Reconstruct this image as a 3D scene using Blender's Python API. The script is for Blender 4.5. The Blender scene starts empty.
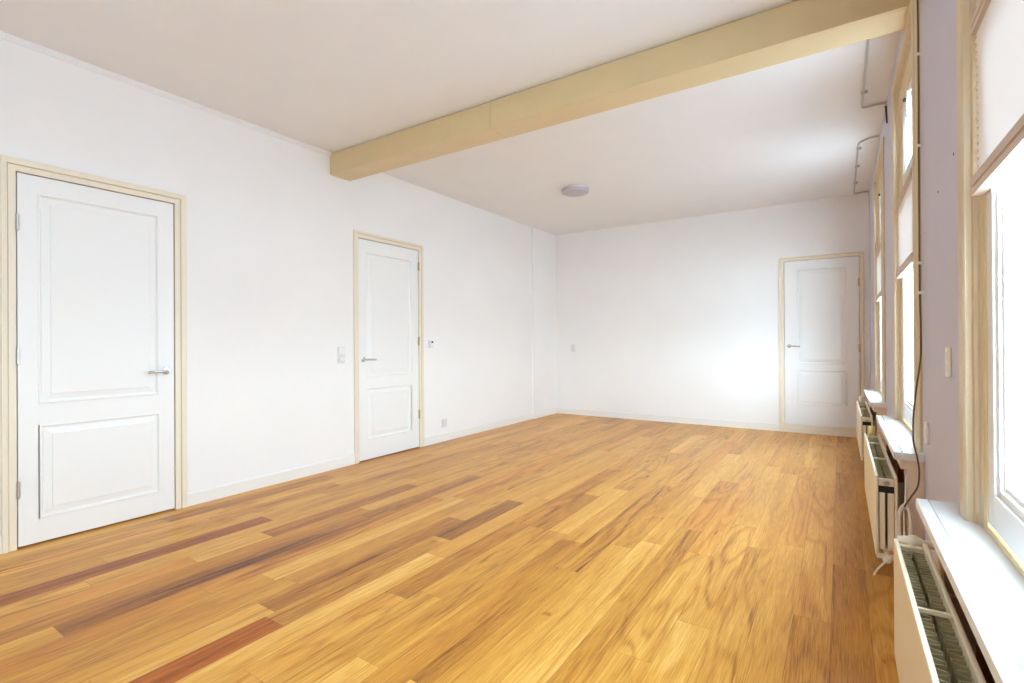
import bpy, bmesh, math, random
from mathutils import Vector, Matrix

C = bpy.context.scene
COL = C.collection
R = math.radians

# ---------------------------------------------------------------- camera
YAW, PITCH, ROLL, FPX, EYE = .5789, .0019, -.0058, 502.27, 1.2
cam = bpy.data.objects.new('camera', bpy.data.cameras.new('camera'))
COL.objects.link(cam)
fwd = Vector((-math.sin(YAW)*math.cos(PITCH), math.cos(YAW)*math.cos(PITCH), math.sin(PITCH)))
rt = Vector((math.cos(YAW), math.sin(YAW), 0)); up = rt.cross(fwd)
r2 = math.cos(ROLL)*rt + math.sin(ROLL)*up
u2 = -math.sin(ROLL)*rt + math.cos(ROLL)*up
cam.matrix_world = Matrix(((r2.x, u2.x, -fwd.x, 0), (r2.y, u2.y, -fwd.y, 0), (r2.z, u2.z, -fwd.z, EYE), (0, 0, 0, 1)))
cam.data.sensor_width = 36; cam.data.lens = FPX/1024*36
cam.data.clip_start = .02
C.camera = cam

# ---------------------------------------------------------------- sky, light, exposure
world = bpy.data.worlds.new('overcast_sky'); C.world = world; world.use_nodes = True
wn = world.node_tree.nodes; wl = world.node_tree.links
bg = wn['Background']
geo = wn.new('ShaderNodeTexCoord'); sep = wn.new('ShaderNodeSeparateXYZ')
ramp = wn.new('ShaderNodeValToRGB')
wl.new(geo.outputs['Generated'], sep.inputs[0])
mp = wn.new('ShaderNodeMapRange'); mp.inputs['From Min'].default_value = -1; mp.inputs['From Max'].default_value = 1
wl.new(sep.outputs['Z'], mp.inputs['Value']); wl.new(mp.outputs['Result'], ramp.inputs['Fac'])
e = ramp.color_ramp.elements
e[0].position = .0; e[0].color = (.37, .46, .57, 1)
e[1].position = 1.; e[1].color = (.68, .90, 1.12, 1)
for p, c in ((.48, (.44, .56, .68, 1)), (.53, (.80, .98, 1.12, 1)), (.75, (.77, .97, 1.13, 1))):
    n = e.new(p); n.color = c
# added bright lobe in the sky, out of view, to light the end wall
vm = wn.new('ShaderNodeVectorMath'); vm.operation = 'DOT_PRODUCT'
vm.inputs[1].default_value = Vector((.42, -.88, .20)).normalized()
wl.new(geo.outputs['Generated'], vm.inputs[0])
def wmath(op, a, b):
    k = wn.new('ShaderNodeMath'); k.operation = op
    for i, v in enumerate((a, b)):
        if isinstance(v, (int, float)): k.inputs[i].default_value = v
        else: wl.new(v, k.inputs[i])
    return k.outputs[0]
lobe = wmath('MULTIPLY', wmath('POWER', wmath('MAXIMUM', vm.outputs['Value'], 0.0), 14.0), 1.7)
vs_ = wn.new('ShaderNodeVectorMath'); vs_.operation = 'SCALE'
wl.new(ramp.outputs['Color'], vs_.inputs[0]); wl.new(wmath('ADD', lobe, 1.0), vs_.inputs['Scale'])
wl.new(vs_.outputs[0], bg.inputs['Color'])
bg.inputs['Strength'].default_value = 9.0
C.view_settings.view_transform = 'Standard'; C.view_settings.look = 'None'
C.view_settings.gamma = 1.0; C.view_settings.use_curve_mapping = False
C.view_settings.exposure = 1.78
C.cycles.max_bounces = 24; C.cycles.diffuse_bounces = 16; C.cycles.glossy_bounces = 6
C.cycles.transparent_max_bounces = 16; C.cycles.sample_clamp_indirect = 8
C.cycles.use_denoising = True; C.cycles.caustics_reflective = False

WIN_C = (1.36, 3.48, 5.62, -.78)          # window centres along the room
CEIL, LX, RX, BY, FY = 3.01, -4.06, .305, 7.545, -1.9

def portal(y):
    l = bpy.data.lights.new('window_portal', 'AREA'); l.shape = 'RECTANGLE'; l.size = 1.1; l.size_y = 2.1
    l.cycles.is_portal = True
    o = bpy.data.objects.new('window_portal', l); COL.objects.link(o)
    o.location = (.60, y, 1.72); o.rotation_euler = (R(90), 0, R(90))
    return o

# ---------------------------------------------------------------- materials
def mat(name, col, rough=.5, metal=0, spec=.5, bump=0, bscale=200, var=0, vscale=3, coat=0, extra=None):
    m = bpy.data.materials.new(name); m.use_nodes = True
    n = m.node_tree.nodes; l = m.node_tree.links; b = n['Principled BSDF']
    b.inputs['Base Color'].default_value = (*col, 1); b.inputs['Roughness'].default_value = rough
    b.inputs['Metallic'].default_value = metal; b.inputs['Specular IOR Level'].default_value = spec
    b.inputs['Coat Weight'].default_value = coat
    tc = n.new('ShaderNodeTexCoord')
    if var:
        nz = n.new('ShaderNodeTexNoise'); nz.inputs['Scale'].default_value = vscale; nz.inputs['Detail'].default_value = 4
        l.new(tc.outputs['Object'], nz.inputs['Vector'])
        mr = n.new('ShaderNodeMapRange'); mr.inputs['From Min'].default_value = .3; mr.inputs['From Max'].default_value = .7
        mr.inputs['To Min'].default_value = 1-var; mr.inputs['To Max'].default_value = 1+var
        l.new(nz.outputs['Fac'], mr.inputs['Value'])
        mx = n.new('ShaderNodeMix'); mx.data_type = 'RGBA'; mx.blend_type = 'MULTIPLY'; mx.inputs['Factor'].default_value = 1
        mx.inputs['A'].default_value = (*col, 1); l.new(mr.outputs['Result'], mx.inputs['B'])
        l.new(mx.outputs['Result'], b.inputs['Base Color'])
    if bump:
        nb = n.new('ShaderNodeTexNoise'); nb.inputs['Scale'].default_value = bscale; nb.inputs['Detail'].default_value = 3
        l.new(tc.outputs['Object'], nb.inputs['Vector'])
        bp = n.new('ShaderNodeBump'); bp.inputs['Strength'].default_value = bump; bp.inputs['Distance'].default_value = .004
        l.new(nb.outputs['Fac'], bp.inputs['Height']); l.new(bp.outputs['Normal'], b.inputs['Normal'])
    return m

M = {}
M['wall'] = mat('white_wall_paint', (.83, .825, .82), .75, spec=.25, bump=.12, bscale=60, var=.012, vscale=2)
M['pier'] = mat('shade_tinted_white_wall_paint', (.57, .56, .66), .7, spec=.25, bump=.15, bscale=60, var=.02, vscale=3)  # shaded white wall; dimness and purplish cast are put into the colour
M['ceil'] = mat('ceiling_paint', (.80, .815, .83), .85, spec=.2, bump=.08, bscale=50, var=.01)
M['cream'] = mat('cream_gloss_paint', (.66, .53, .30), .38, bump=.05, bscale=25, var=.03, vscale=4)
M['olive'] = mat('dark_cream_paint', (.60, .49, .32), .4, bump=.06, bscale=25, var=.04, vscale=5)
M['frame'] = mat('door_frame_paint', (.78, .71, .58), .4, bump=.04, bscale=25, var=.02, vscale=4)
M['door'] = mat('white_door_lacquer', (.81, .815, .81), .35, bump=.03, bscale=40)
M['base'] = mat('white_skirting_paint', (.80, .79, .76), .45)
M['sill'] = mat('white_sill_lacquer', (.76, .78, .80), .4, bump=.02, bscale=20)
M['pvc'] = mat('white_sash_paint', (.74, .74, .73), .35)
M['rad'] = mat('cream_radiator_enamel', (.80, .72, .54), .38, bump=.02, bscale=40, var=.02)
M['fin'] = mat('dark_olive_convector_metal', (.42, .37, .22), .5, var=.2, vscale=12)  # darker olive than the radiator enamel, with random mottling
M['dark'] = mat('dark_gap', (.02, .016, .012), .8)
M['red'] = mat('red_brown_niche_paint', (.36, .10, .05), .6, bump=.2, bscale=30, var=.25, vscale=9)
M['panelling'] = mat('pale_pink_panelling_paint', (.74, .60, .47), .5, var=.04, vscale=6)
M['chrome'] = mat('brushed_chrome', (.62, .62, .63), .25, metal=1)
M['steel'] = mat('hinge_steel', (.55, .53, .50), .35, metal=1)
M['brass'] = mat('brass_hinge', (.55, .44, .22), .4, metal=1)
M['plastic'] = mat('white_plastic', (.78, .78, .77), .35)
M['greyplastic'] = mat('grey_white_plastic', (.68, .68, .685), .4)
M['ivory'] = mat('ivory_plastic', (.80, .74, .60), .35)
M['yellow'] = mat('yellowed_plastic', (.72, .58, .22), .4)
M['lamp'] = mat('opal_lamp_cover', (.50, .48, .54), .4)
M['conduit'] = mat('grey_conduit', (.50, .50, .50), .45)
M['brown'] = mat('brown_cable', (.13, .075, .03), .5)
M['white_cable'] = mat('white_cable', (.78, .74, .66), .45)
M['black'] = mat('black_rubber', (.015, .015, .015), .5)
M['seam'] = mat('dark_floor_seam', (.10, .04, .012), .8)
M['screw'] = mat('dark_screw_hole', (.03, .025, .022), .9)

def glass_mat():
    m = bpy.data.materials.new('window_glass'); m.use_nodes = True
    n = m.node_tree.nodes; l = m.node_tree.links; n.remove(n['Principled BSDF'])
    t = n.new('ShaderNodeBsdfTransparent'); t.inputs[0].default_value = (.95, .97, .97, 1)
    g = n.new('ShaderNodeBsdfGlossy'); g.inputs['Roughness'].default_value = .02
    x = n.new('ShaderNodeMixShader'); x.inputs[0].default_value = .06
    l.new(t.outputs[0], x.inputs[1]); l.new(g.outputs[0], x.inputs[2])
    l.new(x.outputs[0], n['Material Output'].inputs['Surface'])
    return m
M['glass'] = glass_mat()
M['rail'] = mat('beige_blind_rail', (.56, .45, .36), .4)

def blind_mat():
    m = bpy.data.materials.new('white_blind_fabric'); m.use_nodes = True
    n = m.node_tree.nodes; l = m.node_tree.links; n.remove(n['Principled BSDF'])
    d = n.new('ShaderNodeBsdfDiffuse'); d.inputs[0].default_value = (.82, .82, .83, 1)
    t = n.new('ShaderNodeBsdfTranslucent'); t.inputs[0].default_value = (.80, .80, .81, 1)
    x = n.new('ShaderNodeMixShader'); x.inputs[0].default_value = .022
    l.new(d.outputs[0], x.inputs[1]); l.new(t.outputs[0], x.inputs[2])
    l.new(x.outputs[0], n['Material Output'].inputs['Surface'])
    return m
M['blind'] = blind_mat()

def wood_mat():
    m = bpy.data.materials.new('oiled_oak_planks'); m.use_nodes = True
    n = m.node_tree.nodes; l = m.node_tree.links; b = n['Principled BSDF']
    def math_(op, a, bb=None, c=None):
        k = n.new('ShaderNodeMath'); k.operation = op
        for i, v in enumerate((a, bb, c)):
            if v is None: continue
            if isinstance(v, (int, float)): k.inputs[i].default_value = v
            else: l.new(v, k.inputs[i])
        return k.outputs[0]
    at = n.new('ShaderNodeAttribute'); at.attribute_name = 'plank'
    sa = n.new('ShaderNodeSeparateColor'); l.new(at.outputs['Color'], sa.inputs[0])
    tone, red, rnd = sa.outputs[0], sa.outputs[1], sa.outputs[2]
    tc = n.new('ShaderNodeTexCoord'); sx = n.new('ShaderNodeSeparateXYZ'); l.new(tc.outputs['Object'], sx.inputs[0])
    def vec(kx, ky, ko):
        c = n.new('ShaderNodeCombineXYZ')
        l.new(math_('MULTIPLY', sx.outputs['X'], kx), c.inputs[0])
        l.new(math_('MULTIPLY', sx.outputs['Y'], ky), c.inputs[1])
        l.new(math_('MULTIPLY', rnd, ko), c.inputs[2]); return c.outputs[0]
    def noise(v, sc, det, dist=0, rgh=.5):
        k = n.new('ShaderNodeTexNoise'); k.inputs['Scale'].default_value = sc; k.inputs['Detail'].default_value = det
        k.inputs['Distortion'].default_value = dist; k.inputs['Roughness'].default_value = rgh
        l.new(v, k.inputs['Vector']); return k.outputs['Fac']
    # cathedral rings: contour lines of a field stretched along the plank
    field = noise(vec(6.5, .75, 37), 1, 1.5, .35)
    rings = math_('SINE', math_('MULTIPLY', field, 52))
    rings = math_('SUBTRACT', .8, math_('POWER', math_('MULTIPLY_ADD', rings, .5, .5), 3))
    broad = noise(vec(9, .7, 91), 1, 2, .3)
    fine = noise(vec(230, 6.0, 13), 1, 3, .1, .6)
    pores = noise(vec(420, 14, 17), 1, 2)
    streak = noise(vec(28, .9, 53), 1, 3, .6)
    mr = n.new('ShaderNodeMapRange'); l.new(streak, mr.inputs['Value'])
    mr.inputs['From Min'].default_value = .60; mr.inputs['From Max'].default_value = .70
    dark = mr.outputs['Result']
    kn = noise(vec(9, 3.2, 71), 1, 2, 1.2)
    mk = n.new('ShaderNodeMapRange'); l.new(kn, mk.inputs['Value'])
    mk.inputs['From Min'].default_value = .72; mk.inputs['From Max'].default_value = .80
    # tone + figure
    t = math_('MULTIPLY_ADD', math_('SUBTRACT', broad, .5), .65, tone)
    amp = math_('MULTIPLY_ADD', math_('POWER', rnd, 2), .22, .04)
    t = math_('ADD', t, math_('MULTIPLY', math_('SUBTRACT', rings, .5), amp))
    t = math_('ADD', t, math_('MULTIPLY', math_('SUBTRACT', fine, .5), .85))
    t = math_('ADD', t, math_('MULTIPLY', math_('SUBTRACT', pores, .5), .28))
    t = math_('SUBTRACT', t, math_('MULTIPLY', dark, .24))
    t = math_('SUBTRACT', t, math_('MULTIPLY', mk.outputs['Result'], .5))
    cr = n.new('ShaderNodeValToRGB'); l.new(t, cr.inputs['Fac'])
    ee = cr.color_ramp.elements
    ee[0].position = 0; ee[0].color = (.10, .032, .006, 1)
    ee[1].position = 1; ee[1].color = (.82, .50, .150, 1)
    for p, c in ((.25, (.33, .12, .018, 1)), (.5, (.55, .245, .036, 1)), (.75, (.69, .35, .064, 1))):
        q = ee.new(p); q.color = c
    mx = n.new('ShaderNodeMix'); mx.data_type = 'RGBA'; mx.blend_type = 'MULTIPLY'
    l.new(red, mx.inputs['Factor']); l.new(cr.outputs['Color'], mx.inputs['A']); mx.inputs['B'].default_value = (.95, .60, .38, 1)
    l.new(mx.outputs['Result'], b.inputs['Base Color'])
    rr = math_('MULTIPLY_ADD', fine, .14, .24); l.new(rr, b.inputs['Roughness'])
    b.inputs['Specular IOR Level'].default_value = .22
    bp = n.new('ShaderNodeBump'); bp.inputs['Strength'].default_value = .18; bp.inputs['Distance'].default_value = .002
    l.new(math_('ADD', fine, math_('MULTIPLY', pores, .6)), bp.inputs['Height']); l.new(bp.outputs['Normal'], b.inputs['Normal'])
    return m
M['wood'] = wood_mat()

# ---------------------------------------------------------------- helpers
class MB:
    """collects shapes in room coordinates, then links them as one mesh object"""
    def __init__(s): s.bm = bmesh.new()
    def box(s, x0, x1, y0, y1, z0, z1):
        v = [s.bm.verts.new((x, y, z)) for x in (x0, x1) for y in (y0, y1) for z in (z0, z1)]
        for f in ((0, 1, 3, 2), (4, 6, 7, 5), (0, 4, 5, 1), (2, 3, 7, 6), (0, 2, 6, 4), (1, 5, 7, 3)):
            s.bm.faces.new([v[i] for i in f])
        return s
    def poly(s, pts): s.bm.faces.new([s.bm.verts.new(p) for p in pts]); return s
    def prism(s, prof, fn, a, b):
        """closed profile swept between a and b: fn(p, q, t) -> xyz"""
        A = [s.bm.verts.new(fn(p, q, a)) for p, q in prof]; B = [s.bm.verts.new(fn(p, q, b)) for p, q in prof]
        k = len(prof)
        for i in range(k): s.bm.faces.new((A[i], A[(i+1) % k], B[(i+1) % k], B[i]))
        s.bm.faces.new(A); s.bm.faces.new(B[::-1]); return s
    def tube(s, pts, r, seg=10, rad=None):
        pts = [Vector(p) for p in pts]; rings = []
        nrm = None
        for i, p in enumerate(pts):
            d = (pts[min(i+1, len(pts)-1)] - pts[max(i-1, 0)]).normalized()
            if nrm is None:
                nrm = d.cross(Vector((0, 0, 1)) if abs(d.z) < .9 else Vector((1, 0, 0))).normalized()
            else: nrm = (nrm - d*nrm.dot(d)).normalized()
            bn = d.cross(nrm); rr = rad[i] if rad else r
            rings.append([s.bm.verts.new(p + rr*(math.cos(2*math.pi*j/seg)*nrm + math.sin(2*math.pi*j/seg)*bn)) for j in range(seg)])
        for a, b in zip(rings, rings[1:]):
            for j in range(seg): s.bm.faces.new((a[j], a[(j+1) % seg], b[(j+1) % seg], b[j]))
        s.bm.faces.new(rings[0][::-1]); s.bm.faces.new(rings[-1]); return s
    def lathe(s, o, axis, prof, seg=28):
        """profile of (distance along axis, radius)"""
        o = Vector(o); axis = Vector(axis).normalized()
        a = axis.cross(Vector((0, 0, 1)) if abs(axis.z) < .9 else Vector((1, 0, 0))).normalized(); b = axis.cross(a)
        rings = []
        for t, r in prof:
            rings.append([s.bm.verts.new(o + axis*t + max(r, 1e-4)*(math.cos(2*math.pi*j/seg)*a + math.sin(2*math.pi*j/seg)*b)) for j in range(seg)])
        for p, q in zip(rings, rings[1:]):
            for j in range(seg): s.bm.faces.new((p[j], p[(j+1) % seg], q[(j+1) % seg], q[j]))
        s.bm.faces.new(rings[0][::-1]); s.bm.faces.new(rings[-1]); return s
    def build(s, name, m, parent=None, bevel=0, smooth=False, off=None):
        bmesh.ops.recalc_face_normals(s.bm, faces=s.bm.faces)
        o = Vector(off) if off else (world_loc(parent) if parent else Vector((0, 0, 0)))
        bmesh.ops.translate(s.bm, verts=s.bm.verts, vec=-o)
        me = bpy.data.meshes.new(name); s.bm.to_mesh(me); s.bm.free()
        me.materials.append(m)
        if smooth:
            for p in me.polygons: p.use_smooth = True
        ob = bpy.data.objects.new(name, me); COL.objects.link(ob)
        if parent: ob.parent = parent
        elif off: ob.location = off
        if bevel:
            bv = ob.modifiers.new('edge', 'BEVEL'); bv.width = bevel; bv.segments = 2; bv.limit_method = 'ANGLE'; bv.angle_limit = R(40)
        if smooth:
            md = ob.modifiers.new('sharp', 'EDGE_SPLIT'); md.split_angle = R(38)
        return ob

def world_loc(o):
    v = Vector((0, 0, 0))
    while o is not None: v += o.location; o = o.parent
    return v
def tag(o, label, cat, group=None, kind=None):
    o['label'] = label; o['category'] = cat
    if group: o['group'] = group
    if kind: o['kind'] = kind
    return o
def empty(name, loc): 
    o = bpy.data.objects.new(name, None); COL.objects.link(o); o.location = loc; o.empty_display_size = .1; return o
def copy_tree(o, parent=None):
    c = o.copy(); COL.objects.link(c)
    if parent: c.parent = parent
    for ch in list(o.children): copy_tree(ch, c)
    return c
def spline(pts, n=8):
    P = [Vector(p) for p in pts]; P = [2*P[0]-P[1]] + P + [2*P[-1]-P[-2]]; out = []
    for i in range(1, len(P)-2):
        for k in range(n):
            t = k/n; a, b, c, d = P[i-1:i+3]
            out.append(.5*((2*b) + (c-a)*t + (2*a-5*b+4*c-d)*t*t + (3*b-a-3*c+d)*t**3))
    return out + [P[-2]]

def pierced(mb, fn, t0, t1, u0, u1, v0, v1, holes, depth=None):
    """wall slab between t0 (room face) and t1 with rectangular holes (u0,u1,v0,v1)"""
    us = sorted({u0, u1, *[h[0] for h in holes], *[h[1] for h in holes]})
    vs = sorted({v0, v1, *[h[2] for h in holes], *[h[3] for h in holes]})
    solid = {}
    for i in range(len(us)-1):
        for j in range(len(vs)-1):
            cu, cv = (us[i]+us[i+1])/2, (vs[j]+vs[j+1])/2
            solid[i, j] = not any(h[0] < cu < h[1] and h[2] < cv < h[3] for h in holes)
    for (i, j), s in solid.items():
        if not s: continue
        a, b, c, d = us[i], us[i+1], vs[j], vs[j+1]
        mb.poly([fn(t0, a, c), fn(t0, b, c), fn(t0, b, d), fn(t0, a, d)])
        mb.poly([fn(t1, a, c), fn(t1, b, c), fn(t1, b, d), fn(t1, a, d)])
        for di, dj, e0, e1 in ((-1, 0, (a, c), (a, d)), (1, 0, (b, c), (b, d)), (0, -1, (a, c), (b, c)), (0, 1, (a, d), (b, d))):
            if not solid.get((i+di, j+dj), False):
                mb.poly([fn(t0, *e0), fn(t0, *e1), fn(t1, *e1), fn(t1, *e0)])

# ---------------------------------------------------------------- room shell
# floor: planks laid along the room, each with its own tone
random.seed(7)
bm = bmesh.new(); lay = bm.loops.layers.float_color.new('plank')
W_ = .139; X0 = -2.82
over = []      # (x, y_near, y_far, tone, red)
def pl(x, y0, y1, tone, red=0, rnd=None): over.append((x, y0, y1, tone, red, rnd))
pl(-2.755, .72, 2.35, .30, .25); pl(-2.755, 2.35, 3.6, .36, .1)
pl(-3.36, .35, 1.97, .30, .75); pl(-3.36, 1.97, 3.1, .55)
pl(-2.11, -.2, 1.254, .34, 1.0); pl(-2.11, 1.254, 2.3, .45)
pl(-3.85, 1.574, 2.9, .40, .15); pl(-3.03, 1.8, 3.09, .34, .3); pl(-3.03, 3.09, 4.4, .62)
pl(-2.25, 1.3, 2.66, .36, .15); pl(-2.25, 2.66, 3.9, .66)
pl(-2.09, 2.35, 3.19, .28, 0); pl(-1.79, 1.7, 2.82, .38, .1); pl(-1.61, 2.81, 3.635, .36, .05)
pl(-1.48, 2.81, 3.9, .78); pl(-1.01, 1.2, 2.96, .80, 0, .35); pl(-1.18, 1.3, 2.375, .42); pl(-1.18, 2.375, 4.2, .48, 0, .9)
pl(-.70, 1.85, 2.95, .60, 0, .97); pl(-.56, 1.0, 2.2, .72, 0, .9); pl(-.84, 1.4, 3.3, .52, 0, .5)
pl(-.05, 1.2, 2.52, .50, .1, .6); pl(.09, 1.5, 3.2, .46, .15)
k0 = math.floor((LX-.1-X0)/W_); k1 = math.ceil((RX+.3-X0)/W_)
for k in range(k0, k1):
    xa = X0+k*W_; xc = xa+W_/2
    mine = sorted([o for o in over if abs(o[0]-xc) <= W_/2], key=lambda o: o[1])
    segs = []; y = FY-.1-random.random()*.8
    for o in mine + [None]:
        lim = o[1] if o else BY+.1
        while y < lim-1e-4:
            ln = random.uniform(.95, 2.3); y1 = y+ln
            if lim-y1 < .35: y1 = lim
            segs.append((y, min(y1, lim), min(.86, max(.28, random.gauss(.63, .085))), random.random()**4*.4, random.random())); y = min(y1, lim)
        if o:
            if y < o[2]: segs.append((max(o[1], y), o[2], o[3], o[4], o[5] if o[5] is not None else random.random()*.6)); y = o[2]
    for a, b, tone, red, rnd in segs:
        g = .00035
        vs = [bm.verts.new(p) for p in ((xa+g, a+g, 0), (xa+W_-g, a+g, 0), (xa+W_-g, b-g, 0), (xa+g, b-g, 0))]
        f = bm.faces.new(vs)
        for lp in f.loops: lp[lay] = (tone, red, rnd, 1)
# the groove bed under the planks, and the slab
z = -.0015
fb = bm.faces.new([bm.verts.new(p) for p in ((LX-.15, FY-.1, z), (RX+.3, FY-.1, z), (RX+.16, BY+.15, z), (LX-.15, BY+.15, z))]); fb.material_index = 1
for lp in fb.loops: lp[lay] = (0, 0, 0, 1)
z = -.08
fb = bm.faces.new([bm.verts.new(p) for p in ((LX-.4, FY-.3, z), (RX+.4, FY-.3, z), (RX+.4, BY+.4, z), (LX-.4, BY+.4, z))]); fb.material_index = 1
for lp in fb.loops: lp[lay] = (0, 0, 0, 1)
me = bpy.data.meshes.new('floor'); bm.to_mesh(me); bm.free()
me.materials.append(M['wood']); me.materials.append(M['seam'])
fl = bpy.data.objects.new('floor', me); COL.objects.link(fl)
tag(fl, 'oiled wooden plank floor in mixed honey and red-brown boards', 'floor', kind='structure')

# door openings: (s0, s1, z1) of the leaf
D1 = (.880, 1.714, 2.222); D2 = (3.384, 4.243, 2.262); D3 = (-.618, .200, 2.246)
mb = MB()
fnL = lambda t, u, v: (LX-t, u, v)
pierced(mb, fnL, 0, .10, FY, BY+.02, 0, CEIL+.1, [(D1[0]-.03, D1[1]+.03, -.1, D1[2]+.03), (D2[0]-.03, D2[1]+.03, -.1, D2[2]+.03)])
mb.box(LX-.30, LX-.101, FY, BY+.02, -.08, CEIL+.1)
mb.box(LX-.02, LX+.026, 6.79, BY+.02, 0, CEIL+.02)
wl_ = mb.build('wall_left', M['wall']); tag(wl_, 'long white left wall with two panelled doors', 'wall', kind='structure')
mb = MB()
fnB = lambda t, u, v: (u, BY+t, v)
pierced(mb, fnB, 0, .10, LX-.3, RX+.35, 0, CEIL+.1, [(D3[0]-.03, D3[1]+.03, .08, D3[2]+.03)])
mb.box(LX-.3, RX+.35, BY+.101, BY+.3, -.08, CEIL+.1)
tag(mb.build('wall_back', M['wall']), 'white end wall with one panelled door', 'wall', kind='structure')
mb = MB(); fnR = lambda t, u, v: (RX+t, u, v)
HW = .44; HO = .56
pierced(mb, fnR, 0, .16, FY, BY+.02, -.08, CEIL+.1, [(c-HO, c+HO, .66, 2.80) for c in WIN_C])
wr = mb.build('wall_right', M['pier']); tag(wr, 'white window wall with shade tinted into its colour and three tall windows', 'wall', kind='structure')
for y, z in ((2.103, 1.79), (2.405, 1.745)):
    MB().lathe((RX-.0015, y, z), (1, 0, 0), [(0, .0045), (.004, .0045)], 10).build('screw_hole', M['screw'], wr)
tag(MB().box(LX-.3, RX+.35, FY-.2, FY, -.08, CEIL+.1).build('wall_front', M['wall']), 'plain white wall behind the viewpoint', 'wall', kind='structure')
mb = MB().box(LX-.3, RX+.35, FY-.2, BY+.3, CEIL, CEIL+.15)
mb.lathe((-1.142, 5.357, CEIL+.002), (0, 0, -1), [(0, .05), (.004, .045), (.006, .02)], 20)
tag(mb.build('ceiling', M['ceil']), 'flat off-white plaster ceiling', 'ceiling', kind='structure')

# beam
BF, BB, BZ = 3.06, 3.285, 2.805
mb = MB()
for x0, x1 in ((LX, -2.1845), (-2.1815, RX)):
    mb.box(x0, x1, BF, BF+.018, BZ, CEIL-.005); mb.box(x0, x1, BF+.018, BB, BZ, BZ+.018); mb.box(x0, x1, BB-.018, BB, BZ+.018, CEIL-.002)
bmO = mb.build('ceiling_beam', M['cream'], bevel=.002)
tag(bmO, 'boxed cream-painted beam running across the ceiling', 'beam', kind='structure')
MB().box(LX, RX, BF+.02, BB-.02, BZ+.02, CEIL).build('beam_core', M['dark'], bmO)
# cornice along the left wall, front part of the room, and a thin strip along the beam
pr = [(0, 0), (.028, 0), (.028, -.008), (.02, -.016), (.008, -.03), (0, -.032)]
mb = MB().prism(pr, lambda p, q, t: (LX+p, t, CEIL+q), FY, BF)
tag(mb.build('trim_1', M['ceil']), 'thin cornice moulding at the top of the left wall', 'cornice', kind='structure')
# baseboards
def baseboard(name, label, runs, m=M['base']):
    mb = MB()
    for fn, a, b in runs:
        mb.prism([(0, 0), (.014, 0), (.014, .088), (.009, .097), (0, .098)], fn, a, b)
    tag(mb.build(name, m), label, 'baseboard', kind='structure')
fl_ = lambda p, q, t: (LX+p, t, q); fl2 = lambda p, q, t: (LX+.026+p, t, q)
fb_ = lambda p, q, t: (t, BY-p, q); fr_ = lambda p, q, t: (RX-p, t, q)
baseboard('baseboard_left', 'low white baseboard along the left wall', [(fl_, FY, D1[0]-.066), (fl_, D1[1]+.074, D2[0]-.055), (fl_, D2[1]+.070, 6.79), (fl2, 6.79, BY)])
baseboard('baseboard_back', 'low white baseboard along the end wall', [(fb_, LX+.026, D3[0]-.066), (fb_, D3[1]+.05, RX)])
baseboard('baseboard_right', 'low white baseboard on the window piers', [(fr_, WIN_C[3]+.66, WIN_C[0]-.66), (fr_, WIN_C[0]+.66, WIN_C[1]-.66), (fr_, WIN_C[1]+.66, WIN_C[2]-.66), (fr_, WIN_C[2]+.66, BY)])

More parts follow.
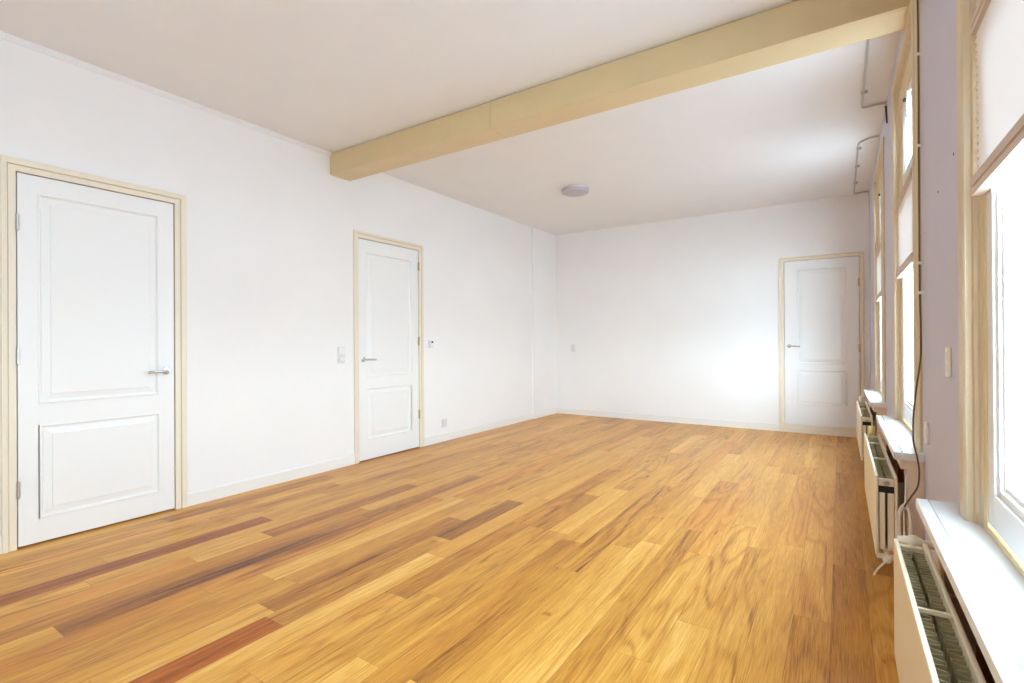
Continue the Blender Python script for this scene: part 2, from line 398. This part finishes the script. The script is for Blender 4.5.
# ---------------------------------------------------------------- doors
def make_door(name, label, P, s0, s1, z0, z1, fl, fr, ft, panels, handle_side, handle_z, hinges, hinge_mat, root_at, bottom=False):
    """P(s, n, z): s runs to the viewer's right, n out of the wall"""
    root = empty(name, root_at); tag(root, label, 'door', kind='structure')
    # frame: mitred profile round left, top and right
    prof = [(.004, -.06), (.004, .012), (.036, .012), (.040, .006), (.044, .020), (1, .022), (1.004, .018), (1.004, -.001)]
    mb = MB()
    def ring(o, n):
        sc = lambda wd: (o if o < 1 else wd + (o-1))
        return [P(s0-sc(fl), n, 0), P(s0-sc(fl), n, z1+sc(ft)), P(s1+sc(fr), n, z1+sc(ft)), P(s1+sc(fr), n, 0)]
    rings = [[mb.bm.verts.new(p) for p in ring(o, n)] for o, n in prof]
    for a, b in zip(rings, rings[1:]):
        for j in range(3): mb.bm.faces.new((a[j], a[j+1], b[j+1], b[j]))
    def bx(a, b, n0, n1, c, d):
        p, q = P(a, n0, c), P(b, n1, d)
        mb.box(min(p[0], q[0]), max(p[0], q[0]), min(p[1], q[1]), max(p[1], q[1]), c, d)
    # rebate stops behind the leaf
    bx(s0-.03, s0+.014, -.09, -.046, 0, z1+.03); bx(s1-.014, s1+.03, -.09, -.046, 0, z1+.03); bx(s0, s1, -.09, -.046, z1-.014, z1+.03)
    if bottom:
        bx(s0-fl, s1+fr, -.06, .018, 0, z0-.005)
    fo = mb.build('door_frame', M['frame'], root)
    mb = MB()
    bx(s0-.02, s1+.02, -.099, -.092, 0, z1+.02)
    mb.build('rebate_gap', M['dark'], root)
    # leaf with two moulded panels
    F = .006; g = .003
    mb = MB(); bm = mb.bm
    V = lambda s, n, z: bm.verts.new(P(s, n, z))
    us = sorted({s0+g, s1-g, panels[0][0], panels[0][1]}); vs = [z0, panels[1][2], panels[1][3], panels[0][2], panels[0][3], z1-g]
    for i in range(3):
        for j in range(5):
            if i == 1 and j in (1, 3): continue
            bm.faces.new([V(us[i], F, vs[j]), V(us[i+1], F, vs[j]), V(us[i+1], F, vs[j+1]), V(us[i], F, vs[j+1])])
    a, b, c, d = s0+g, s1-g, z0, z1-g
    for e0, e1 in (((a, c), (b, c)), ((b, c), (b, d)), ((b, d), (a, d)), ((a, d), (a, c))):
        bm.faces.new([V(e0[0], F, e0[1]), V(e1[0], F, e1[1]), V(e1[0], F-.04, e1[1]), V(e0[0], F-.04, e0[1])])
    bm.faces.new([V(a, F-.04, c), V(b, F-.04, c), V(b, F-.04, d), V(a, F-.04, d)])
    for (pa, pb, pc, pd) in panels:
        prev = None
        for off, dep in ((0, 0), (.003, .003), (.010, .0035), (.014, -.005), (.020, -.010), (.026, -.0105), (.058, -.003), (.061, 0), (.066, 0)):
            n = F+dep; o = off
            cur = [V(pa+o, n, pc+o), V(pb-o, n, pc+o), V(pb-o, n, pd-o), V(pa+o, n, pd-o)]
            if prev:
                for k in range(4): bm.faces.new((prev[k], prev[(k+1) % 4], cur[(k+1) % 4], cur[k]))
            prev = cur
        bm.faces.new(prev)
    leaf = mb.build('door_leaf', M['door'], root)
    # lever handle on a round rose
    sg = 1 if handle_side == 'L' else -1          # lever points away from the edge
    hs = s0+.055 if handle_side == 'L' else s1-.055
    nrm = Vector(P(0, 1, 0))-Vector(P(0, 0, 0))
    mb = MB(); mb.lathe(P(hs, F, handle_z), nrm, [(0, .026), (.006, .026), (.009, .023), (.010, .011), (.04, .010), (.046, .008)], 24)
    path = [P(hs, F+.036, handle_z), P(hs+sg*.012, F+.046, handle_z), P(hs+sg*.04, F+.05, handle_z), P(hs+sg*.10, F+.05, handle_z-.002), P(hs+sg*.128, F+.048, handle_z-.004)]
    mb.tube(spline(path, 5), .009, 10)
    mb.build('lever_handle', M['chrome'], leaf, smooth=True)
    for hz in hinges:
        hx = s1-.001 if handle_side == 'L' else s0+.001
        mb = MB()
        for k in range(3): mb.lathe(P(hx, F+.012, hz-.048+k*.033), (0, 0, 1), [(0, .0075), (.030, .0075)], 12)
        mb.lathe(P(hx, F+.012, hz-.054), (0, 0, 1), [(0, .003), (.006, .006), (.1, .006), (.108, .003)], 10)
        bx(hx-.012, hx+.012, -.002, .0085, hz-.045, hz+.045)
        mb.build('hinge', hinge_mat, leaf, smooth=True)
    return root
PL = lambda s, n, z: (LX+n, s, z)
PB = lambda s, n, z: (s, BY-n, z)
make_door('door_1', 'near white panelled door with lever on its right, leftmost on the left wall', PL, D1[0], D1[1], .012, D1[2], .066, .074, .076,
          [(.972, 1.617, .843, 2.118), (.978, 1.621, .150, .718)], 'R', 1.01, (1.926, 1.137, .348), M['steel'], (LX, 1.297, 0))
make_door('door_2', 'white panelled door with lever on its left, farther along the left wall', PL, D2[0], D2[1], .012, D2[2], .055, .070, .068,
          [(3.487, 4.128, .850, 2.137), (3.487, 4.120, .209, .743)], 'L', 1.035, (2.078, 1.223, .383), M['brass'], (LX, 3.81, 0))
make_door('door_3', 'white panelled door with raised sill in the end wall', PB, D3[0], D3[1], .108, D3[2], .062, .046, .045,
          [(-.475, .072, .900, 2.132), (-.475, .068, .366, .824)], 'L', 1.132, (1.922, 1.107, .42), M['brass'], (-.21, BY, 0), bottom=True)

# ---------------------------------------------------------------- windows
def make_window(i, c, label):
    root = empty('window_%d' % i, (RX, c, 0)); tag(root, label, 'window', kind='structure')
    # moulded casing: three sides, mitred, opening half-width HW
    ho, hi = .61, .44
    zt, zo = 2.735, 2.835
    prof = [(0, RX), (0, RX-.009), (.010, RX-.013), (.045, RX-.014), (.055, RX-.020), (.115, RX-.020), (.124, RX-.016), (.125, RX-.002), (.140, RX), (.141, RX+.008), (.168, RX+.009), (.17, RX+.011), (.17, RX+.03)]
    mb = MB(); bm = mb.bm; rings = []
    for o, x in prof:
        k = o/.17; half = ho-(ho-hi)*k; zz = zo-(zo-zt)*k
        rings.append([bm.verts.new(p) for p in ((x, c-half, .70), (x, c-half, zz), (x, c+half, zz), (x, c+half, .70))])
    for a, b in zip(rings, rings[1:]):
        for j in range(3): bm.faces.new((a[j], a[j+1], b[j+1], b[j]))
    mb.build('casing', M['olive'], root)
    # fixed frame in the opening
    x0, x1 = RX+.012, RX+.075
    mb = MB()
    mb.box(x0, x1, c-HO-.004, c-hi+.032, .66, 2.80); mb.box(x0, x1, c+hi-.032, c+HO+.004, .66, 2.80)
    mb.box(x0+.001, x1, c-hi, c+hi, 2.62, 2.804)
    mb.box(x0+.001, x1, c-hi, c+hi, .66, .715); mb.box(x0+.006, x1, c-hi, c+hi, 2.055, 2.13)
    mb.build('window_frame', M['cream'], root, bevel=.002)
    def sash(name, z0, z1, xo, catch=False):
        h = hi-.036; w = .058; wb = .085 if name == 'lower_sash' else .058
        mb = MB()
        def rim(xa, xb, ins, ww, wbb):
            mb.box(xa, xb, c-h+ins, c-h+ins+ww, z0+ins, z1-ins); mb.box(xa, xb, c+h-ins-ww, c+h-ins, z0+ins, z1-ins)
            mb.box(xa+.0005, xb-.0005, c-h+ins+ww, c+h-ins-ww, z0+ins, z0+ins+wbb); mb.box(xa+.0005, xb-.0005, c-h+ins+ww, c+h-ins-ww, z1-ins-ww, z1-ins)
        rim(xo, xo+.036, 0, w, wb); rim(xo+.007, xo+.036, w-.001, .020, .020+wb-w); rim(xo+.015, xo+.034, w+.018, .014, .014+wb-w)
        s = mb.build(name, M['pvc'], root, bevel=.0025)
        MB().box(xo+.019, xo+.023, c-h+w, c+h-w, z0+w, z1-w).build('glass', M['glass'], s)
        if catch:
            MB().box(xo-.016, xo, c-.02, c+.02, z0+.335, z0+.425).build('sash_catch', M['plastic'], s, bevel=.004)
            MB().lathe((xo-.010, c, z0+.38), (-1, 0, 0), [(0, .009), (.014, .011), (.02, .007)], 14).build('catch_knob', M['black'], s, smooth=True)
        return s
    sash('lower_sash', .725, 2.05, RX+.014)
    sash('upper_sash', 2.135, 2.615, RX+.020, catch=(i > 1))
    # sill board with a nosing and a groove near the front edge
    xa, xb = .197, RX+.03
    mb = MB()
    mb.prism([(xa+.003, .668), (xa, .672), (xa, .697), (xa+.003, .700), (.2255, .700), (.2257, .692), (.2300, .692), (.2302, .700), (xb, .700), (xb, .668)],
             lambda p, q, t: (p, t, q), c-.67, c+.67)
    mb.build('window_sill', M['sill'], root)
    # boxed panelling below the sill with a dark niche behind the radiator
    mb = MB()
    mb.box(.245, RX, c-.655, c-.52, 0, .664); mb.box(.245, RX, c+.52, c+.655, 0, .664)
    mb.box(.245, RX, c-.52, c+.52, .60, .664); mb.box(.245, RX, c-.52, c+.52, 0, .06)
    mb.box(.222, .245, c-.655, c+.655, .625, .665)
    mb.build('sill_panelling', M['panelling'], root, bevel=.002)
    MB().box(RX-.012, RX-.002, c-.52, c+.52, .06, .60).build('niche_back', M['red'], root)
    portal(c)
    return root
# one more window is added out of view behind the viewpoint for extra daylight
make_window(1, WIN_C[0], 'nearest tall window, at the right edge of the picture')
make_window(2, WIN_C[1], 'middle tall window, under the end of the beam')
make_window(3, WIN_C[2], 'farthest tall window, beside the end-wall door')

def make_blind(c, label):
    root = empty('pleated_blind', (RX-.002, c, 1.575)); tag(root, label, 'blind', 'pleated blinds in the windows')
    h = .398; z0, z1 = 1.62, 1.995; n = 38
    mb = MB(); bm = mb.bm; pv = None
    for k in range(n+1):
        z = z0+(z1-z0)*k/n; x = RX-.002+(.005 if k % 2 else -.005)
        cur = [bm.verts.new((x, c-h, z)), bm.verts.new((x, c+h, z))]
        if pv: bm.faces.new((pv[0], pv[1], cur[1], cur[0]))
        pv = cur
    mb.build('blind_fabric', M['blind'], root)
    MB().prism([(-.014, 0), (-.014, .018), (-.010, .020), (-.010, .024), (-.014, .026), (-.014, .047), (.012, .047), (.012, 0)], lambda p, q, t: (RX-.002+p, t, 1.575+q), c-h, c+h).build('bottom_rail', M['rail'], root)
    MB().prism([(-.013, 0), (-.013, .014), (-.009, .016), (-.009, .020), (-.013, .022), (-.013, .04), (.012, .04), (.012, 0)], lambda p, q, t: (RX-.002+p, t, 1.993+q), c-h, c+h).build('top_rail', M['rail'], root)
make_window(4, WIN_C[3], 'tall window of the same row, added unseen behind the viewpoint for daylight')
make_blind(WIN_C[0], 'white pleated blind across the middle of the nearest window')
make_blind(WIN_C[1], 'white pleated blind in the window under the beam end')
make_blind(WIN_C[2], 'white pleated blind in the window nearest the end wall')

# ---------------------------------------------------------------- radiators
def make_radiator(y0, dx, bars, label, hose=False):
    L, zb, zt = 1.262, .215, .58; y1 = y0+L
    root = empty('panel_radiator', (.178+dx, y0+L/2, zb)); tag(root, label, 'radiator', 'panel radiators under the windows')
    X = lambda x: x+dx
    MB().box(X(.134), X(.146), y0, y1, zb, zt).build('front_panel', M['rad'], root, bevel=.004)
    MB().box(X(.205), X(.217), y0, y1, zb, zt).build('back_panel', M['rad'], root, bevel=.004)
    # convector: two rows of folded fins standing in the channel
    mb = MB()
    for xa, xb in ((.1465, .1705), (.1805, .2045)):
        k = 0; y = y0+.03
        while y < y1-.04:
            a, b = (xa, xb) if k % 2 == 0 else (xb, xa)
            q = [(X(a), y), (X(b), y+.007), (X(b), y+.0105), (X(a), y+.0035)]
            mb.prism(q, lambda p, r, t: (p, r, t), zb+.03, zt-.022)
            w = (X(xb)-.0015, X(xb)+.0005) if k % 2 == 0 else (X(xa)-.0005, X(xa)+.0015)
            mb.box(w[0], w[1], y+.007, y+.0265, zb+.03, zt-.022)
            y += .0195; k += 1
    mb.build('convector_fins', M['fin'], root)
    for ye, sg in ((y0, 1), (y1, -1)):
        for xa, xb in ((.150, .171), (.180, .203)):
            a, b = sorted((ye+sg*.004, ye+sg*.016))
            MB().box(X(xa), X(xb), a, b, zb+.03, zt-.075).build('end_strip', M['rad'], root, bevel=.002)
        a, b = sorted((ye+sg*.002, ye+sg*.022))
        hd = MB().box(X(.146), X(.205), a, b, zt-.045, zt-.012).build('end_header', M['rad'], root, bevel=.004)
        MB().lathe((X(.1755), ye+sg*.004, zt-.030), (0, -sg, 0), [(0, .0125), (.006, .0125), (.008, .009), (.014, .008)], 16).build('plug', M['steel'], hd, smooth=True)
        MB().box(X(.147), X(.204), a+.002*sg if sg > 0 else a, b, zt-.075, zt-.046).build('end_gap', M['dark'], root)
    for yb in bars:
        MB().box(X(.146), X(.205), y0+yb-.005, y0+yb+.005, zt-.012, zt-.002).build('top_bar', M['rad'], root, bevel=.0015)
    # lower header tube and wall brackets
    mb = MB().tube([(X(.1755), y0+.02, zb+.02), (X(.1755), y1-.02, zb+.02)], .012, 10)
    mb.build('lower_tube', M['rad'], root, smooth=True)
    for yb in (.2, L-.2):
        MB().box(X(.2165), RX-.010, y0+yb-.012, y0+yb+.012, zb+.06, zb+.30).build('wall_bracket', M['steel'], root, bevel=.002)
    return root
def valve(root, y1, dx, m, upright=False):
    X = lambda x: x+dx
    if upright:
        mb = MB().tube([(X(.1755), y1-.02, .560), (X(.1755), y1+.022, .560)], .010, 12)
        mb.lathe((X(.1755), y1+.022, .545), (0, 0, 1), [(0, .012), (.022, .013), (.026, .019), (.074, .021), (.080, .018), (.083, .008)], 20)
        mb.build('thermostatic_valve', m, root, smooth=True)
        MB().tube(spline([(X(.1755), y1+.022, .55), (X(.19), y1+.022, .545), (RX-.008, y1+.022, .545)], 4), .008, 10).build('supply_pipe', M['rad'], root, smooth=True)
        return
    zv = .566; yv = y1+.030
    mb = MB().tube([(X(.146), yv, zv), (.24, yv, zv)], .0125, 14)
    mb.lathe((X(.150), yv, zv), (1, 0, 0), [(0, .0125), (.008, .0155), (.022, .017), (.034, .0225), (.042, .0225), (.054, .016), (.060, .0125)], 20)
    mb.build('thermostatic_valve', m, root, smooth=True)
    MB().tube(spline([(X(.1755), y1-.02, .56), (X(.1755), y1+.012, .56), (X(.178), y1+.03, .562)], 4), .009, 10).build('supply_pipe', M['rad'], root, smooth=True)
ra = make_radiator(.712, .002, (.30, .785), 'nearest cream panel radiator, with convector fins showing from above')
valve(ra, 1.974, .002, M['ivory'])
rb = make_radiator(2.842, -.004, (.45, .93), 'cream panel radiator under the middle window, loose hose at its foot')
valve(rb, 4.104, -.004, M['yellow'], True)
rc = make_radiator(5.02, .002, (.58, .93), 'farthest cream panel radiator, beside the end-wall door')
valve(rc, 6.282, .002, M['ivory'], True)
# drain tap and hose at the near foot of the middle radiator
tp = MB().lathe((.172, 2.875, .205), (0, -1, 0), [(0, .013), (.022, .013), (.028, .018), (.040, .018), (.044, .008)], 16)
tp.lathe((.172, 2.862, .235), (0, 0, -1), [(0, .010), (.024, .010)], 12)
tp.build('drain_tap', M['ivory'], rb, smooth=True)
MB().tube(spline([(.172, 2.832, .203), (.158, 2.822, .190), (.142, 2.822, .168), (.130, 2.828, .145), (.124, 2.836, .125)], 6), .0042, 8).build('drain_hose', M['white_cable'], rb, smooth=True)
MB().box(.134, .212, 2.852, 2.868, .198, .222).build('foot_tube', M['ivory'], rb, bevel=.006)

# ---------------------------------------------------------------- cables and conduits
def cable(name, pts, r, m, label, cat, group=None, n=8):
    o = MB().tube(spline(pts, n), r, 10).build(name, m, smooth=True, off=pts[0]); return tag(o, label, cat, group)
cb = cable('cable', [(.291, 2.812, 2.80), (.293, 2.813, 2.4), (.292, 2.812, 2.0), (.292, 2.814, 1.6), (.292, 2.812, 1.40), (.293, 2.80, 1.25), (.290, 2.788, 1.12), (.274, 2.785, .983), (.265, 2.785, .874), (.264, 2.785, .765), (.277, 2.785, .689), (.283, 2.785, .629), (.277, 2.785, .563), (.254, 2.785, .516), (.23, 2.785, .468)],
           .0035, M['brown'], 'thin brown cable running down beside the middle window to its radiator', 'cable')
for z in (2.45, 2.05, 1.537, 1.407):
    MB().box(.286, RX, 2.806, 2.820, z-.006, z+.006).build('cable_clip', M['plastic'], cb, bevel=.001)
# coil of white cable hanging by the near end of the middle radiator
random.seed(3); P = []
for k in range(6):
    ry = .024+random.uniform(-.006, .005); rz = .080+random.uniform(-.016, .012); ox = random.uniform(-.004, .006)
    for j in range(14):
        t = 2*math.pi*j/14
        P.append((.234+ox+ry*math.sin(t), 2.795-.012*math.sin(t)+.004*math.sin(t*2+k)+.003*k, .385+rz*math.cos(t)))
P = [(.242, 2.82, .60), (.238, 2.81, .52)] + P + [(.23, 2.79, .30), (.225, 2.785, .24)]
cable('cable_coil', P, .0034, M['white_cable'], 'loose coil of white cable hanging beside the middle radiator', 'cable', n=3)
def conduit(pts, corner_pts, label):
    o = MB().tube(pts, .008, 10).build('ceiling_conduit', M['conduit'], smooth=True, off=pts[0]); tag(o, label, 'conduit', 'conduit loops on the ceiling')
    return o
def loop(y0, y1, end0, end1):
    pts = []
    z = CEIL-.010
    if end0: pts += spline([(RX-.012, y0-.11, z-.006), (.24, y0-.075, z), (.19, y0-.04, z), (.158, y0+.01, z), (.150, y0+.08, z)], 5)
    else: pts += [(.148, y0, z)]
    pts += [(.150, (y0+y1)/2, z), (.150, y1-.05, z)]
    pts += spline([(.152, y1-.012, z), (.162, y1, z), (.20, y1+.004, z), (.24, y1-.005, z), (RX-.004, y1+.006, z)], 4)
    return pts
ca = conduit(loop(BB, 4.74, False, True), None, 'grey conduit loop on the ceiling, running out from the beam')
cc = conduit(loop(5.56, 7.44, True, True), None, 'grey conduit loop on the ceiling, nearest the end wall')
for o, ys in ((ca, (3.62, 4.45)), (cc, (5.72, 6.3, 6.95))):
    for y in ys: MB().box(.138, .176, y-.01, y+.01, CEIL-.021, CEIL).build('clip', M['conduit'], o, bevel=.002)
cable('cable', [(RX-.006, 4.80, 2.995), (RX-.006, 4.74, 2.97), (RX-.006, 4.70, 2.90), (RX-.004, 4.66, 2.82)], .006, M['black'], 'short black cable dropping from the conduit beside the middle window top', 'cable')

# ---------------------------------------------------------------- ceiling light
lt = empty('ceiling_light', (-2.60, 5.36, CEIL)); tag(lt, 'round flat ceiling light, switched off, on the far ceiling', 'ceiling light')
MB().lathe((-2.60, 5.36, CEIL), (0, 0, -1), [(0, .135), (.022, .135), (.024, .13)], 40).build('lamp_base', M['plastic'], lt, smooth=True)
MB().lathe((-2.60, 5.36, CEIL-.022), (0, 0, -1), [(0, .158), (.020, .160), (.032, .154), (.040, .135), (.044, .08), (.045, .01)], 40).build('lamp_cover', M['lamp'], lt, smooth=True)

# ---------------------------------------------------------------- switches and sockets
def plate(name, P, s, z, w, h, label, cat, inner, m=M['plastic'], group=None):
    root = empty(name, P(s, 0, z)); tag(root, label, cat, group)
    def bx(a, b, n0, n1, c, d, nm, mm, bv=.002):
        p, q = P(a, n0, c), P(b, n1, d)
        return MB().box(min(p[0], q[0]), max(p[0], q[0]), min(p[1], q[1]), max(p[1], q[1]), c, d).build(nm, mm, root, bevel=bv)
    bx(s-w/2, s+w/2, 0, .010, z-h/2, z+h/2, 'cover_plate', m, .003)
    inner(bx, s, z, root)
    return root
PR = lambda s, n, z: (RX-n, s, z)
def in_double(bx, s, z, root):
    bx(s-.033, s+.033, .009, .016, z+.006, z+.072, 'rocker', M['plastic'])
    bx(s-.033, s+.033, .009, .015, z-.072, z-.006, 'dimmer_insert', M['greyplastic'])
    MB().lathe((LX+.014, s, z-.039), (1, 0, 0), [(0, .021), (.014, .020), (.016, .017)], 20).build('dimmer_knob', M['plastic'], root, smooth=True)
plate('light_switch', PL, 3.175, 1.088, .082, .158, 'double white light switch left of the farther left-wall door', 'switch', in_double, M['greyplastic'])
def in_thermo(bx, s, z, root):
    bx(s-.034, s-.010, .009, .018, z-.04, z+.04, 'cover', M['greyplastic'])
    bx(s+.008, s+.036, .009, .014, z+.012, z+.034, 'display', M['black'], .001)
    bx(s+.008, s+.036, .009, .014, z-.04, z-.03, 'button', M['greyplastic'], .001)
plate('thermostat', PL, 4.447, 1.187, .085, .095, 'small white thermostat right of the farther left-wall door', 'thermostat', in_thermo, M['plastic'])
def in_socket(bx, s, z, root):
    bx(s-.028, s+.028, .009, .013, z-.028, z+.028, 'socket_insert', M['greyplastic'])
plate('wall_socket', PL, 4.685, .222, .085, .100, 'white wall socket low on the left wall above the baseboard', 'socket', in_socket, M['greyplastic'])
def in_rocker(bx, s, z, root):
    bx(s-.022, s+.022, .009, .015, z-.036, z+.036, 'rocker', M['greyplastic'])
plate('light_switch', PB, -3.712, 1.10, .078, .125, 'single white switch on the end wall', 'switch', in_rocker, M['greyplastic'])
def in_toggles(bx, s, z, root):
    for dz in (-.021, .021):
        bx(s-.012, s+.012, .009, .0115, z+dz-.014, z+dz+.014, 'toggle', M['greyplastic'], .001)
plate('light_switch', PR, 2.19, 1.126, .046, .098, 'narrow ivory double switch on the window pier', 'switch', in_toggles, M['ivory'])
def in_none(bx, s, z, root): bx(s-.012, s+.012, .009, .013, z-.022, z+.022, 'button', M['plastic'], .003)
plate('wall_box', PR, 2.70, .812, .050, .092, 'small white box on the window pier beside the middle sill', 'switch', in_none, M['plastic'])  # small plain box fixed to the pier
